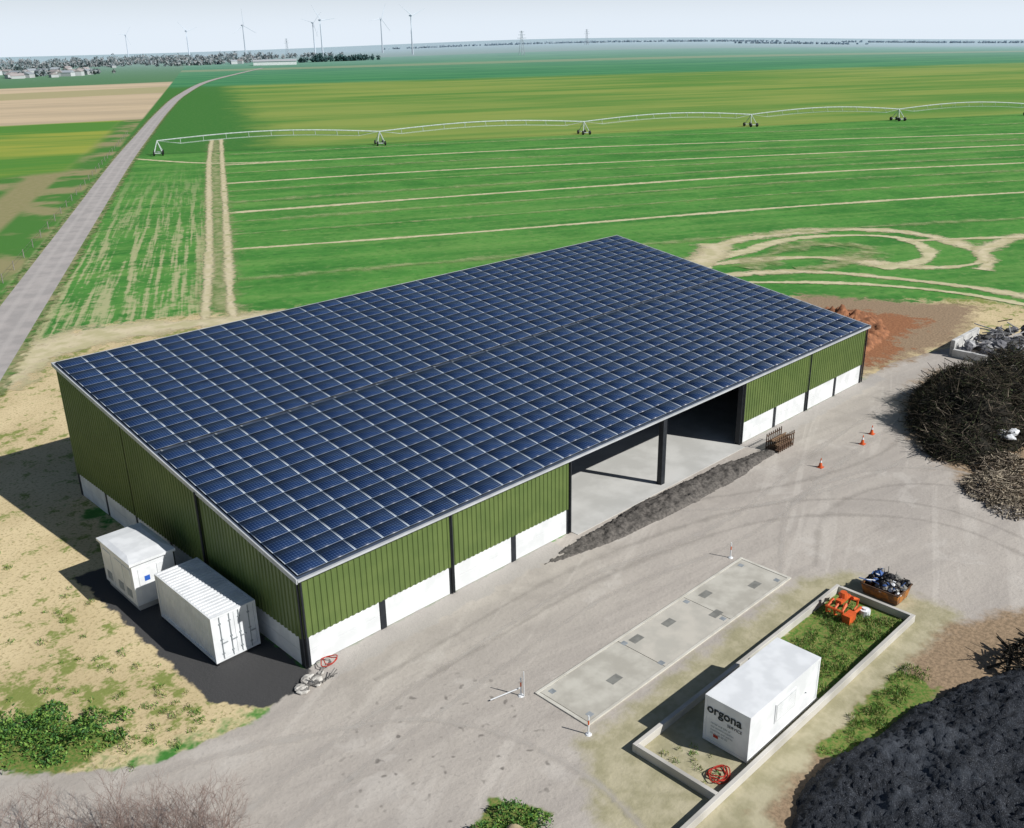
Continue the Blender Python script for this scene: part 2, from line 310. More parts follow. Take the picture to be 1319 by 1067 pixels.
# ---------------------------------------------------------------- hall
L,W,H1,H2=57.16,27.93,5.2,9.43
rz=lambda y:H1+(H2-H1)*y/W
hall=empty('farm_storage_hall')
def ribbed(mb,p0,p1,z0,zt,nrm,pitch=.333,dp=.045,inset=0):
    p0=Vector(p0);p1=Vector(p1); d=(p1-p0); Ln=d.length; d.normalize(); n=Vector(nrm); k=int(Ln/pitch); pt=Ln/k
    pr=[(0,0),(.42,0),(.52,1),(.88,1),(.98,0)]; us=[]
    for i in range(k):
        for a,h in pr: us.append((min((i+a)*pt,Ln),h*dp))
    us.append((Ln,0)); vs=[]
    for u_,h in us:
        q=p0+d*u_+n*h; vs+= [(q.x,q.y,z0),(q.x,q.y,zt(q.x,q.y))]
    mb.add(vs,[(2*i,2*i+2,2*i+3,2*i+1) for i in range(len(us)-1)])
ZB=1.7; mb=MB(); B=L/6
for i in (0,1,4,5): ribbed(mb,(B*i+.06,-.03,0),(B*(i+1)-.06,-.03,0),ZB,lambda x,y:H1-.08,(0,-1,0))
for i in range(3):
    y0,y1=W/3*i+.05,W/3*(i+1)-.05
    ribbed(mb,(-.03,y1,0),(-.03,y0,0),ZB,lambda x,y:rz(y)-.1,(-1,0,0)); ribbed(mb,(L+.03,y0,0),(L+.03,y1,0),ZB,lambda x,y:rz(y)-.1,(1,0,0))
for i in range(6): ribbed(mb,(B*(i+1)-.05,W+.03,0),(B*i+.05,W+.03,0),ZB,lambda x,y:H2-.12,(0,1,0))
mb.obj('wall_cladding',[green],hall)
mb=MB(); hb=B/2
for i in range(12):
    if not(4<=i<8):
        for dz in (0,.855): mb.box(hb*i+.2,.0,.02+dz,hb*(i+1)-.2,.16,.02+dz+.845)
    for dz in (0,.855): mb.box(hb*i+.16,W-.16,.02+dz,hb*(i+1)-.16,W,.02+dz+.845)
for i in range(6):
    a,b=W/6*i,W/6*(i+1)
    for dz in (0,.855):
        mb.box(.0,a+.18,.02+dz,.16,b-.18,.02+dz+.845); mb.box(L-.16,a+.18,.02+dz,L,b-.18,.02+dz+.845)
mb.obj('base_wall_panels',[wht],hall,.015)
mb=MB()
for i in range(13):
    if i in (5,7): continue
    top=H1-.12 if i%2==0 else ZB+.1
    x=hb*i; wd=.17 if i!=6 else .2
    x=min(max(x,.14),L-.14)
    mb.box(x-wd,-.025 if i not in(4,6,8) else -.06,0,x+wd,.32,top)
    mb.box(x-.15,W-.4,0,x+.15,W-.02,H2-.3)
for i in range(1,6):
    yy=W/6*i
    mb.box(.02,yy-.16,0,.34,yy+.16,rz(yy)-.35); mb.box(L-.34,yy-.16,0,L-.02,yy+.16,rz(yy)-.35)
for i in range(7):
    x=min(max(B*i,.4),L-.4)
    for yy in (W/3,2*W/3):
        if 0<i<6: mb.box(x-.15,yy-.15,0,x+.15,yy+.15,rz(yy)-.5)
    mb.add([(x-.12,.33,H1-.55),(x+.12,.33,H1-.55),(x+.12,W-.45,H2-.62),(x-.12,W-.45,H2-.62),(x-.12,.33,H1-.18),(x+.12,.33,H1-.18),(x+.12,W-.45,H2-.25),(x-.12,W-.45,H2-.25)],[(3,2,1,0),(4,5,6,7),(0,1,5,4),(1,2,6,5),(2,3,7,6),(3,0,4,7)])
mb.box(2*B+.2,.02,H1-.42,4*B-.2,.3,H1-.12)
mb.obj('steel_frame',[steel],hall)
mb=MB()
for i in (1,2,4,5): mb.cyl((B*i,-.16,.1),(B*i,-.16,H1-.1),.06,n=8)
mb.cyl((.1,-.16,.1),(.1,-.16,H1-.1),.06,n=8); mb.cyl((L-.1,-.16,.1),(L-.1,-.16,H1-.1),.06,n=8)
mb.cyl((-.17,W/3,.1),(-.17,W/3,rz(W/3)-.1),.075,n=8)
mb.obj('downpipes',[steel],hall)
mb=MB(); mb.box(.36,W-.47,1.75,L-.36,W-.42,H2-.7); mb.box(.36,.4,1.75,.4,W-.5,4.4); mb.box(L-.42,.4,1.75,L-.36,W-.5,4.4)
mb.obj('inner_lining',[pmat('lining_board',(.06,.06,.055),(.04,.04,.038),1,.9)],hall)
mb=MB()
def slope_slab(x0,x1,y0,y1,o0,o1,mi=0):
    mb.add([(x0,y0,rz(y0)+o0),(x1,y0,rz(y0)+o0),(x1,y1,rz(y1)+o0),(x0,y1,rz(y1)+o0),(x0,y0,rz(y0)+o1),(x1,y0,rz(y0)+o1),(x1,y1,rz(y1)+o1),(x0,y1,rz(y1)+o1)],[(3,2,1,0),(4,5,6,7),(0,1,5,4),(1,2,6,5),(2,3,7,6),(3,0,4,7)],mi)
slope_slab(-.1,L+.1,-.2,W+.1,-.07,0,0)
slope_slab(-.17,-.1,-.3,W+.2,-.2,.06,1); slope_slab(L+.1,L+.17,-.3,W+.2,-.2,.06,1); slope_slab(-.1,L+.1,W+.1,W+.18,-.2,.06,1)
mb.box(-.1,-.34,H1-.17,L+.1,-.205,H1-.06,1)
mb.obj('roof_deck',[pmat('roof_sheet',(.06,.08,.12),(.045,.06,.09),1,.5),alu],hall)
# panels
cols=34; pw=(L-.1)/cols; V=[];F=[];UV=[]; MI=[]
for blk,(ya,yb) in enumerate(((-.1,W/2-.16),(W/2+.16,W+.02))):
    nr=13; ph=(yb-ya)/nr
    for c in range(cols):
        for r_ in range(nr):
            x0=.05+c*pw+.012; x1=.05+(c+1)*pw-.012; y0=ya+r_*ph+.007; y1=ya+(r_+1)*ph-.007; b=len(V)
            j=rng.normal()*.003; j2=rng.normal()*.003
            V+=[(x0,y0,rz(y0)+.1+j),(x1,y0,rz(y0)+.1-j+j2),(x1,y1,rz(y1)+.1+j),(x0,y1,rz(y1)+.1-j+j2),(x0,y0,rz(y0)+.03),(x1,y0,rz(y0)+.03),(x1,y1,rz(y1)+.03),(x0,y1,rz(y1)+.03)]
            F+=[(b,b+1,b+2,b+3),(b+4,b+5,b+1,b),(b+5,b+6,b+2,b+1),(b+6,b+7,b+3,b+2),(b+7,b+4,b,b+3)]
            MI+=[0,1,1,1,1]; UV+=[(0,0),(1,0),(1,1),(0,1)]+[(0,0)]*16
t=NT('solar_cells'); u,v,_=t.sep(t.tc.outputs['UV'])
def edg(s,n):
    f=t.M('FRACT',t.M('MULTIPLY',s,n)); return t.M('MINIMUM',f,t.M('SUBTRACT',1.0,f))
ex=t.M('MULTIPLY',edg(u,1),1.63); ey=t.M('MULTIPLY',edg(v,1),1.05)
fx=t.ss(ex,.046,.03); fy=t.ss(ey,.03,.015)
cx,cy=edg(u,10),edg(v,6)
cell=t.M('MAXIMUM',t.ss(t.M('MINIMUM',cx,cy),.05,.02),t.ss(t.M('ADD',cx,cy),.28,.2))
vary=t.noise(.12,3); vc=t.n.new('ShaderNodeTexWhiteNoise'); vc.noise_dimensions='2D'
sn=t.n.new('ShaderNodeVectorMath'); sn.operation='SNAP'; sn.inputs[1].default_value=(pw,1.06,100); t.l.new(t.tc.outputs['Object'],sn.inputs[0]); t.l.new(sn.outputs[0],vc.inputs['Vector'])
col=t.mix(t.M('ADD',t.M('MULTIPLY',vary,.7),t.M('MULTIPLY',vc.outputs[0],.3)),(.005,.016,.055),(.014,.036,.105)); col=t.mix(t.M('MULTIPLY',cell,.38),col,(.13,.2,.36)); col=t.mix(t.M('MULTIPLY',fy,.5),col,(.45,.53,.64)); col=t.mix(fx,col,(.6,.68,.77))
t.fin(col,.2,.5)
o=raw('solar_panels',V,F,[t.m,steel],MI,hall); uv=o.data.uv_layers.new(name='UVMap'); uv.data.foreach_set('uv',np.array(UV,np.float32).ravel())
mb=MB()
for i in range(35):
    x=.3+i*1.67; mb.box(x,W/2-.1,rz(W/2)+.0,x+.1,W/2+.1,rz(W/2)+.06)
mb.obj('panel_clamps',[grey],hall)
mb=MB(); mb.box(.02,.33,.0,L-.35,W-.4,.03); mb.box(2*B+.2,-.6,0,4*B-.2,.33,.031); mb.obj('floor_slab',[concf],hall)
# ---------------------------------------------------------------- shipping container
def corr(mb,p0,p1,z0,z1,nrm,pitch=.28,dp=.035,mi=0):
    p0=Vector(p0);p1=Vector(p1); d=(p1-p0);Ln=d.length;d.normalize();n=Vector(nrm);k=int(Ln/pitch);pt=Ln/k;us=[]
    for i in range(k):
        for a,h in((0,0),(.3,0),(.5,1),(.8,1)): us.append(((i+a)*pt,-h*dp))
    us.append((Ln,0)); vs=[]
    for u_,h in us:
        q=p0+d*u_+n*h; vs+=[(q.x,q.y,z0),(q.x,q.y,z1)]
    mb.add(vs,[(2*i,2*i+2,2*i+3,2*i+1) for i in range(len(us)-1)],mi)
mb=MB(); x0,y0,x1,y1,zb,zt=-2.99,3.32,-.55,9.38,.12,2.71
for a in (x0,x1-.14):
    for b in (y0,y1-.14):
        mb.box(a,b,zb,a+.14,b+.14,zt); mb.box(a-.0,b,.0,a+.14,b+.14,zb-.003,1)
for a in (x0,x1-.1):
    mb.box(a+.005,y0+.14,zb,a+.1,y1-.14,zb+.16); mb.box(a+.005,y0+.14,zt-.12,a+.1,y1-.14,zt-.002)
for b in (y0,y1-.1):
    mb.box(x0+.14,b+.005,zb,x1-.14,b+.1,zb+.16); mb.box(x0+.14,b+.005,zt-.12,x1-.14,b+.1,zt-.002)
corr(mb,(x0+.04,y1-.14,0),(x0+.04,y0+.14,0),zb+.16,zt-.12,(-1,0,0)); corr(mb,(x1-.04,y0+.14,0),(x1-.04,y1-.14,0),zb+.16,zt-.12,(1,0,0)); corr(mb,(x1-.14,y1-.04,0),(x0+.14,y1-.04,0),zb+.16,zt-.12,(0,1,0))
for i in range(20):
    yy=y0+.14+i*.29; mb.box(x0+.12,yy,zt-.06,x1-.12,yy+.15,zt-.015)
mb.box(x0+.1,y0+.1,zt-.1,x1-.1,y1-.1,zt-.05)
xm=(x0+x1)/2
mb.box(x0+.15,y0+.03,zb+.17,xm-.01,y0+.08,zt-.13); mb.box(xm+.01,y0+.03,zb+.17,x1-.15,y0+.08,zt-.13)
for q in (x0+.45,xm-.25,xm+.25,x1-.45):
    mb.cyl((q,y0-.0,zb+.1),(q,y0-.0,zt-.08),.025,n=6,mi=2); mb.box(q-.02,y0-.05,1.1,q+.28,y0-.025,1.15,2)
    for zz in (.5,1.3,2.2): mb.box(q-.06,y0-.02,zz,q+.06,y0+.03,zz+.06,2)
mb.obj('shipping_container',[whp,dark,grey])
# transformer kiosk
mb=MB(); x0,y0,x1,y1=-3.6,10.8,-1.25,14.9
mb.box(x0+.1,y0+.1,0,x1-.1,y1-.1,.35,1); mb.box(x0,y0,.35,x1,y1,2.85)
mb.box(x0-.12,y0-.12,2.85,x1+.12,y1+.12,3.0); mb.add([(x0-.12,y0-.12,3.002),(x1+.12,y0-.12,3.002),(x1+.12,y1+.12,3.002),(x0-.12,y1+.12,3.002),(x0+.2,(y0+y1)/2-1.2,3.1),(x1-.2,(y0+y1)/2-1.2,3.1),(x1-.2,(y0+y1)/2+1.2,3.1),(x0+.2,(y0+y1)/2+1.2,3.1)],[(0,1,5,4),(1,2,6,5),(2,3,7,6),(3,0,4,7),(4,5,6,7)])
for a in (y0+.25,y0+1.3,y0+2.8):
    mb.box(x0-.03,a,.5,x0,a+.95,2.5,0)
    for k in range(6): mb.box(x0-.05,a+.15,.7+k*.09,x0-.031,a+.8,.75+k*.09,3)
mb.box(x0+.3,y0-.03,.5,x0+1.25,y0,2.5,0); mb.box(x0+1.35,y0-.03,.5,x1-.2,y0,2.5,0)
mb.box(x0+.6,y0-.04,1.7,x0+.9,y0-.031,2.0,2)
for k in range(5): mb.box(x0+1.45,y0-.045,.8+k*.1,x1-.35,y0-.031,.85+k*.1,3)
mb.obj('transformer_kiosk',[whp,conc,blue,grey],bevel=.01)
# ---------------------------------------------------------------- weighbridge
wb=empty('weighbridge'); u0,u1,v0,v1=6.46,23.8,-12.65,-9.37
mb=MB(); sl=(u1-u0-.4)/3
for i in range(3): 
    a=u0+.2+i*sl
    mb.box(a+.02,v0+.15,0,a+sl-.02,v1-.15,.05,0 if i!=1 else 4)
mb.box(u0,v0,0,u1,v0+.13,.075,1); mb.box(u0,v1-.13,0,u1,v1,.075,1); mb.box(u0,v0+.13,0,u0+.18,v1-.13,.06,1); mb.box(u1-.18,v0+.13,0,u1,v1-.13,.06,1)
for a,b in ((u0+3,-11.6),(u0+6.3,-10.3),(u0+8.6,-10.6),(u0+12.2,-10.4),(u0+14.9,-11.8),(u0+11,-11.9)):
    mb.box(a,b,.05,a+.75,b+.45,.057,2)
for i in range(4):
    for b in (v0+.3,v1-.65): mb.box(u0+.5+i*5.3,b,.05,u0+.8+i*5.3,b+.3,.056,3)
mb.obj('bridge_deck',[pmat('deck_concrete',(.55,.53,.47),(.42,.4,.35),.7,.85,detail=4),pmat('deck_edge',(.62,.6,.54),(.52,.5,.44),1,.8),pmat('cover_plate',(.25,.25,.23),None,2,.6),grey,pmat('deck_concrete_b',(.47,.45,.4),(.55,.52,.46),.9,.85,detail=4)],wb)
def bollard(x,y,h=.95,name='marker_post'):
    mb=MB(); n=4
    mb.cyl((x,y,0),(x,y,.05),.16,.12,10,0)
    for i in range(n): mb.cyl((x,y,.05+h*i/n),(x,y,.05+h*(i+1)/n),.035,.035,8,1 if i==2 else 0)
    mb.obj(name,[whp,orange])
for q in ((23.4,-8.9),(5.9,-9.0),(6.1,-13.0)): bollard(*q)
mb=MB(); mb.cyl((4.6,-8.3,.1),(6.0,-8.9,.35),.03,n=6); mb.cyl((5.95,-9.15,0),(5.95,-9.15,1.4),.025,n=6); mb.obj('barrier_pole',[whp])
def cone(x,y):
    mb=MB(); mb.box(x-.2,y-.2,0,x+.2,y+.2,.04,0); rs=[.15,.115,.08,.05,.025]
    for i in range(4): mb.cyl((x,y,.04+.17*i),(x,y,.04+.17*(i+1)),rs[i],rs[i+1],12,1 if i==2 else 0,cap=(i==3))
    mb.obj('traffic_cone',[orange,whp])
for q in ((38.5,-6.4),(46.7,-6.2),(44.4,-6.6)): cone(*q)
# ---------------------------------------------------------------- enclosure + cabin
mb=MB(); h=.42; k=.2
mb.box(6.6,-15.25,0,24.4,-15.25+k,h); mb.box(24.2,-19.25,0,24.4,-15.25,h); mb.box(1.5,-19.45,0,24.4,-19.25,h); mb.box(6.6,-19.25,0,6.8,-15.25,h)
mb.box(15.3,-16.6,0,15.45,-15.25,h*.9)
mb.obj('low_concrete_wall',[conc],bevel=.02)
cab=empty('site_office_container'); x0,y0,x1,y1,zt=9.37,-18.95,15.1,-16.75,2.35
mb=MB(); mb.box(x0,y0,.1,x1,y1,zt); mb.box(x0-.02,y0-.02,.05,x1+.02,y1+.02,.18); mb.box(x0-.02,y0-.02,zt-.1,x1+.02,y1+.02,zt+.03)
for a in (x0-.015,x1-.105):
    for b in (y0-.015,y1-.105): mb.box(a,b,.18,a+.12,b+.12,zt-.1)
mb.box(x0+2.0,y0-.035,.9,x0+3.7,y0,1.9,0); mb.box(x0+2.06,y0-.045,.96,x0+3.64,y0-.036,1.84,3)
for k in range(8): mb.box(x0+2.1,y0-.052,1.0+k*.1,x0+3.6,y0-.046,1.08+k*.1,0)
mb.cyl((x0+4.6,y0-.06,1.1),(x0+4.6,y0-.0,1.1),.03,n=6,mi=1)
mb.box(x0-.012,y1-.75,.42,x0-.003,y1-.5,.58,2)
mb.obj('cabin_body',[whp,grey,red,pmat('shutter_grey',(.62,.64,.65),None,3,.6)],cab,.012)
tg=pmat('sign_ink',(.02,.03,.035),None,3,.6); tg2=pmat('sign_grey',(.35,.4,.42),None,3,.6)
def text(body,size,yl,zc,mat,nm):
    c=bpy.data.curves.new(nm,'FONT'); c.body=body; c.size=size; c.offset=.012*(size>.3); c.extrude=.002
    o=bpy.data.objects.new(nm,c); S.collection.objects.link(o); bpy.context.view_layer.update()
    me=bpy.data.meshes.new_from_object(o.evaluated_get(bpy.context.evaluated_depsgraph_get())); bpy.data.objects.remove(o)
    me.materials.clear(); me.materials.append(mat); o=bpy.data.objects.new(nm,me); link(o,cab)
    o.matrix_world=Matrix(((0,0,-1,x0-.025),(-1,0,0,yl),(0,1,0,zc),(0,0,0,1))); return o
text('orgona',.6,y1-.12,1.6,tg,'logo_text'); text('SERVICE',.2,y1-1.15,1.32,tg,'logo_subtext')
for i in range(4): text(['rental and sale of','site accommodation','modules and stores','05 46 00 00 00'][i],.14,y1-.35,1.08-.17*i*1.0,tg2,'sign_line_%d'%i)
def coil(name,x,y,r,mat,n=4,z=.06):
    mb=MB()
    for k in range(n):
        rr=r*(1-.12*k); ph=random.random()*6
        pts=[(x+.1*math.sin(ph)+rr*math.cos(a)*(1+.2*math.sin(3*a+ph)),y+rr*math.sin(a)*.9,z+.05*k+.04*math.sin(2*a+ph)) for a in np.linspace(0,6.283,25)]
        mb.tube(pts,.028,5)
    return mb.obj(name,[mat])
coil('hose_coil',7.9,-18.5,.5,red); coil('hose_coil',.9,-.6,.4,red,2,.3)
gx,gy=22.6,-16.3; mb=MB()
mb.cyl((gx,gy,.9),(gx,gy,1.25),.22,.18,10); mb.box(gx-.5,gy-.16,.75,gx+.5,gy+.16,.95)
for s_ in (-1,1):
    for o_ in (-.35,0,.35):
        pts=[(gx+s_*.35,gy+o_,.85),(gx+s_*.85,gy+o_*1.2,.6),(gx+s_*.8,gy+o_*1.3,.25),(gx+s_*.35,gy+o_*1.2,.03)]
        for i in range(3): mb.cyl(pts[i],pts[i+1],.09-.02*i,.07-.02*i,6)
    mb.cyl((gx+s_*.85,gy-.5,.6),(gx+s_*.85,gy+.5,.6),.07,n=6); mb.cyl((gx,gy,1.0),(gx+s_*.75,gy,.68),.05,n=6,mi=1)
mb.box(gx-.9,gy-.9,.02,gx-.2,gy-.5,.5,0); mb.cyl((gx-.2,gy-.7,.3),(gx+.6,gy-.75,.35),.09,n=8)
mb.obj('hydraulic_grapple',[orange,grey])
mb=MB(); mb.cyl((23.2,-17.3,0),(23.2,-17.3,.35),.28,n=12); mb.cyl((23.2,-17.3,.35),(23.2,-17.3,.42),.12,n=8); mb.obj('white_drum',[whp])
# skip with waste
sk=empty('waste_skip'); mb=MB(); cx,cy=25.75,-17.2
def frus(mb,x0,y0,x1,y1,z0,z1,sp,mi=0):
    mb.add([(x0,y0,z0),(x1,y0,z0),(x1,y1,z0),(x0,y1,z0),(x0-sp,y0-sp*.3,z1),(x1+sp,y0-sp*.3,z1),(x1+sp,y1+sp*.3,z1),(x0-sp,y1+sp*.3,z1)],[(3,2,1,0),(0,1,5,4),(1,2,6,5),(2,3,7,6),(3,0,4,7)],mi)
frus(mb,cx-.6,cy-.95,cx+.6,cy+.95,.05,.75,.25); frus(mb,cx-.55,cy-.9,cx+.55,cy+.9,.1,.74,.22)
mb.box(cx-.9,cy-1.06,.72,cx+.9,cy-1.0,.78,1);mb.box(cx-.9,cy+1.0,.72,cx+.9,cy+1.06,.78,1);mb.box(cx-.9,cy-1.0,.72,cx-.84,cy+1.0,.78,1);mb.box(cx+.84,cy-1.0,.72,cx+.9,cy+1.0,.78,1)
mb.obj('skip_body',[pmat('skip_paint',(.42,.17,.04),(.13,.07,.04),3,.7),rust],sk)
def lump(mb,x,y,z,r,mi,sq=.7,n=8,m=5):
    vs=[];sd_=random.random()*50
    for j in range(m+1):
        th=math.pi*j/m
        for i in range(n):
            a=2*math.pi*i/n; d=Vector((math.sin(th)*math.cos(a),math.sin(th)*math.sin(a),math.cos(th)*sq)); f=1+.45*mn.noise(d*1.7+Vector((sd_,0,0)))
            vs.append(Vector((x,y,z))+d*r*f)
    mb.add(vs,[(j*n+i,j*n+(i+1)%n,(j+1)*n+(i+1)%n,(j+1)*n+i) for j in range(m) for i in range(n)],mi)
mb=MB()
for i in range(60): lump(mb,cx+random.uniform(-.75,.75),cy+random.uniform(-.95,.95),random.uniform(.6,1.05),random.uniform(.1,.25),random.choice([0,1,1,2,3,3]))
for i in range(20):
    q=Vector((cx+random.uniform(-.7,.7),cy+random.uniform(-.9,.9),.9)); mb.cyl(q,q+Vector((random.uniform(-.6,.6),random.uniform(-.6,.6),random.uniform(.05,.5))),.03,n=5,mi=random.choice([0,3,2,1]))
mb.obj('waste_bags',[whp,dark,pmat('blue_bag',(.06,.13,.35),None,4,.5),pmat('grey_waste',(.25,.24,.22),None,4,.8)],sk)
mb=MB(); 
for i in range(12): lump(mb,-.4+random.uniform(-.8,.7),-1.2+random.uniform(-.35,.35),.08,random.uniform(.15,.4),random.choice([0,0,1]),.35)
for i in range(12):
    q=Vector((-.4+random.uniform(-.8,.8),-1.2+random.uniform(-.5,.5),.1)); mb.cyl(q,q+Vector((random.uniform(-.7,.7),random.uniform(-.4,.4),random.uniform(0,.3))),.025,n=5,mi=1)
mb.obj('rubble_sacks',[pmat('sack',(.6,.58,.54),(.4,.38,.35),4,.9),pmat('grey_rubble',(.2,.19,.18),None,4,.9)])
mb=MB(); rx,ry=38.6,-3.0
mb.box(rx,ry,.12,rx+2.1,ry+1.1,.2)
for i in range(8):
    for b in (ry,ry+1.04): mb.box(rx+i*.29,b,.0,rx+i*.29+.06,b+.06,1.25)
for b in (ry-.03,ry+1.07):
    for zz in (.55,1.0): mb.box(rx,b,zz,rx+2.1,b+.03,zz+.07)
for i in range(14):
    b=ry+.1+random.random()*.8; zz=.25+random.random()*.6; mb.cyl((rx+.05,b,zz),(rx+2.0,b+random.uniform(-.1,.1),zz+random.uniform(-.1,.1)),.06,n=6,mi=1)
mb.obj('stillage_rack',[rust,pmat('old_timber',(.2,.13,.08),None,4,.9)])
mb=MB()
for a,b,c,d in ((70,-2.9,76,-2.5),(69.6,-6.0,70,-2.9),(75,-8.4,80,-8.0)):
    n=max(1,int(max(c-a,d-b)/1.6))
    for i in range(n):
        for j in range(2 if c-a>5.5 else 1):
            if c-a>d-b: mb.box(a+(c-a)*i/n+.02,b,.75*j+.01,a+(c-a)*(i+1)/n-.02,d,.75*j+.74)
            else: mb.box(a,b+(d-b)*i/n+.02,.75*j+.01,c,b+(d-b)*(i+1)/n-.02,.75*j+.74)
mb.obj('concrete_block_bay',[pmat('block_concrete',(.6,.6,.59),(.45,.45,.44),1,.9)],bevel=.03)
mb=MB()
for i in range(110): lump(mb,random.uniform(70.5,80),random.uniform(-8.5,-3.2),.2+random.random()*1.0,random.uniform(.2,.6),random.choice([0,1,1,2,2]))
for i in range(60):
    q=Vector((random.uniform(70.5,80),random.uniform(-8.5,-3.2),.8+random.random()*.6)); mb.cyl(q,q+Vector((random.uniform(-2,2),random.uniform(-2,2),random.uniform(-.3,.6))),.06,n=4,mi=random.choice([1,2,0]))
mb.obj('scrap_pile',[pmat('scrap_light',(.45,.45,.46),None,2,.7),pmat('scrap',(.1,.1,.1),None,2,.9),pmat('scrap_mid',(.2,.2,.22),None,2,.9)])
mb=MB()
for i in range(6): lump(mb,50.2+random.uniform(-.8,.8),-14.6+random.uniform(-.5,.5),1.0+random.random()*.7,.4,0,.5)
mb.obj('white_bulk_bag',[whp])
# ---------------------------------------------------------------- heaps
def mound(name,cx,cy,rx,ry,h,amp,fs,mats,res=.25,rot=0,pw=.8,parent=None,ridge=0,fine=0):
    n=int(2.3*rx/res);m=int(2.3*ry/res); V=[];c,s_=math.cos(rot),math.sin(rot)
    for j in range(m+1):
        for i in range(n+1):
            a=-1.15+2.3*i/n; b=-1.15+2.3*j/m; d=max(0.0,math.hypot(a,b)+.16*fbm(a*2+cx,b*2+cy))
            lx,ly=a*rx,b*ry; e=max(0,1-d)
            zz=-.15 if e<=0 else h*(1-(1-e)**1.7)**pw+amp*fbm(lx*fs+cx,ly*fs,3,6)*min(1,e*4)-.05+ridge*abs(fbm(lx*fs*.4,ly*fs*.4,9,2))*min(1,e*3)+(fine*random.random()**3 if fine else 0)
            V.append((cx+lx*c-ly*s_,cy+lx*s_+ly*c,max(zz,-.15)))
    F=[(j*(n+1)+i,j*(n+1)+i+1,(j+1)*(n+1)+i+1,(j+1)*(n+1)+i) for j in range(m) for i in range(n)]
    return raw(name,V,F,mats,parent=parent,smooth=False)
t=NT('black_compost'); cc=t.mix(t.ss(t.noise(5,3,rough=.8),.4,.7),(.008,.011,.017),(.035,.042,.056)); cc=t.mix(t.ss(t.noise(25,2,rough=.8),.57,.68),cc,(.15,.165,.19)); cc=t.mix(t.M('MULTIPLY',t.ss(t.noise(.35,2),.5,.65),.4),cc,(.1,.115,.14)); t.bump(t.noise(12,3,rough=.8),.8,.12)
comp=t.fin(cc,.8,.4)
mound('compost_heap',15.6,-30.0,13,7.9,2.1,.3,.7,[comp],.13,rot=-.2,pw=.7,ridge=.22,fine=.18)
mound('red_soil_heap',70,9.5,9,5.5,.9,.9,1.2,[pmat('red_soil',(.36,.16,.08),(.21,.095,.05),1.5,.95,.8)],.3,rot=.4,fine=.3)
mound('gravel_heap',27.8,-2.0,11.2,1.2,.42,.2,1.6,[pmat('gravel_grey',(.17,.155,.14),(.09,.083,.076),6,.95,1.0)],.12,pw=.6,rot=-.03,fine=.1)
mound('dirt_mound',-.4,-14.9,.8,.7,.5,.15,1.5,[pmat('pale_dirt',(.5,.4,.25),(.4,.32,.2),3,.95,.5)],.1)
bp=empty('brushwood_pile')
pl=[(57.5,-11,6.5,6,4.4),(53.3,-11.3,5.6,4.7,3.8),(48.8,-12.2,3.6,2.8,1.9),(60,-15,5,4.5,4.4)]
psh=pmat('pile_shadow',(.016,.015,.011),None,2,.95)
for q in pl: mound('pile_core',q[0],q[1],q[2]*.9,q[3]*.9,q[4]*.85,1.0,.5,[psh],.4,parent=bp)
def brush(name,cx,cy,rx,ry,h,n,ln,rad,mats,parent=None,spread=.45):
    a=rng.random(n)*2*math.pi; d=np.sqrt(rng.random(n)); 
    x=cx+rx*d*np.cos(a); y=cy+ry*d*np.sin(a)
    lump_=np.array([1+.5*fbm(q*.3,w_*.3,5,3) for q,w_ in zip(x,y)])
    z=h*(1-d**1.8)**.8*lump_*(.75+.3*rng.random(n))+.1
    az=rng.random(n)*2*math.pi; el=rng.normal(size=n)*spread; l=ln*(.25+rng.random(n)**2*1.3)
    dv=np.stack([np.cos(az)*np.cos(el),np.sin(az)*np.cos(el),np.sin(el)],1)*l[:,None]/2
    c=np.stack([x,y,z],1); A_=c-dv; B_=c+dv; A_[:,2]=np.maximum(A_[:,2],.03); B_[:,2]=np.maximum(B_[:,2],.03)
    return sticks(name,A_,B_,rad*(.3+rng.random(n)**2*1.5),mats,rng.integers(0,len(mats),n),parent)
bk=[pmat('twig_dark',(.045,.038,.027),None,3,.9),pmat('twig_brown',(.09,.072,.048),None,3,.9),pmat('twig_pale',(.22,.18,.14),None,3,.9),pmat('twig_black',(.02,.02,.016),None,3,.9),pmat('twig_olive',(.055,.065,.03),None,3,.9)]
wth=pmat('leaf_withered',(.06,.08,.035),None,3,.9)
for q in pl:
    k=int(130*q[2]*q[3]); brush('pile_branches',q[0],q[1],q[2]*1.02,q[3]*1.02,q[4],k,1.7,.022,[bk[0],bk[1],bk[0],bk[3],bk[4],bk[3],bk[2]] if q[4]<4 else [bk[0],bk[1],bk[4],bk[3],bk[3],bk[1]],bp)
    m=int(160*q[2]*q[3]); a=rng.random(m)*6.283; d=np.sqrt(rng.random(m)); xx=q[0]+q[2]*d*np.cos(a); yy=q[1]+q[3]*d*np.sin(a)
    zz=q[4]*(1-d**1.8)**.8*np.array([1+.5*fbm(u_*.3,v_*.3,5,3) for u_,v_ in zip(xx,yy)])*(.72+.33*rng.random(m))+.1
    leaves('pile_foliage',np.stack([xx,yy,zz],1),.13,[bk[4],bk[3],wth,bk[0],bk[1]],parent=bp)
logp=pmat('log_pale',(.42,.36,.27),None,3,.9)
brush('cut_branches',43.6,-16.6,2.9,2.0,.5,1300,.8,.035,[bk[2],bk[1],logp],spread=.2)
brush('cut_branches',47.2,-15.4,2.4,1.6,.6,700,.9,.035,[bk[2],bk[1],bk[0],logp],spread=.25)
brush('cut_branches',41.2,-18.4,1.8,1.5,.35,420,.7,.035,[bk[2],bk[1],logp],spread=.2)
brush('cut_branches',24.5,-25.0,1.8,1.2,1.2,160,1.4,.06,[bk[0],bk[3]])
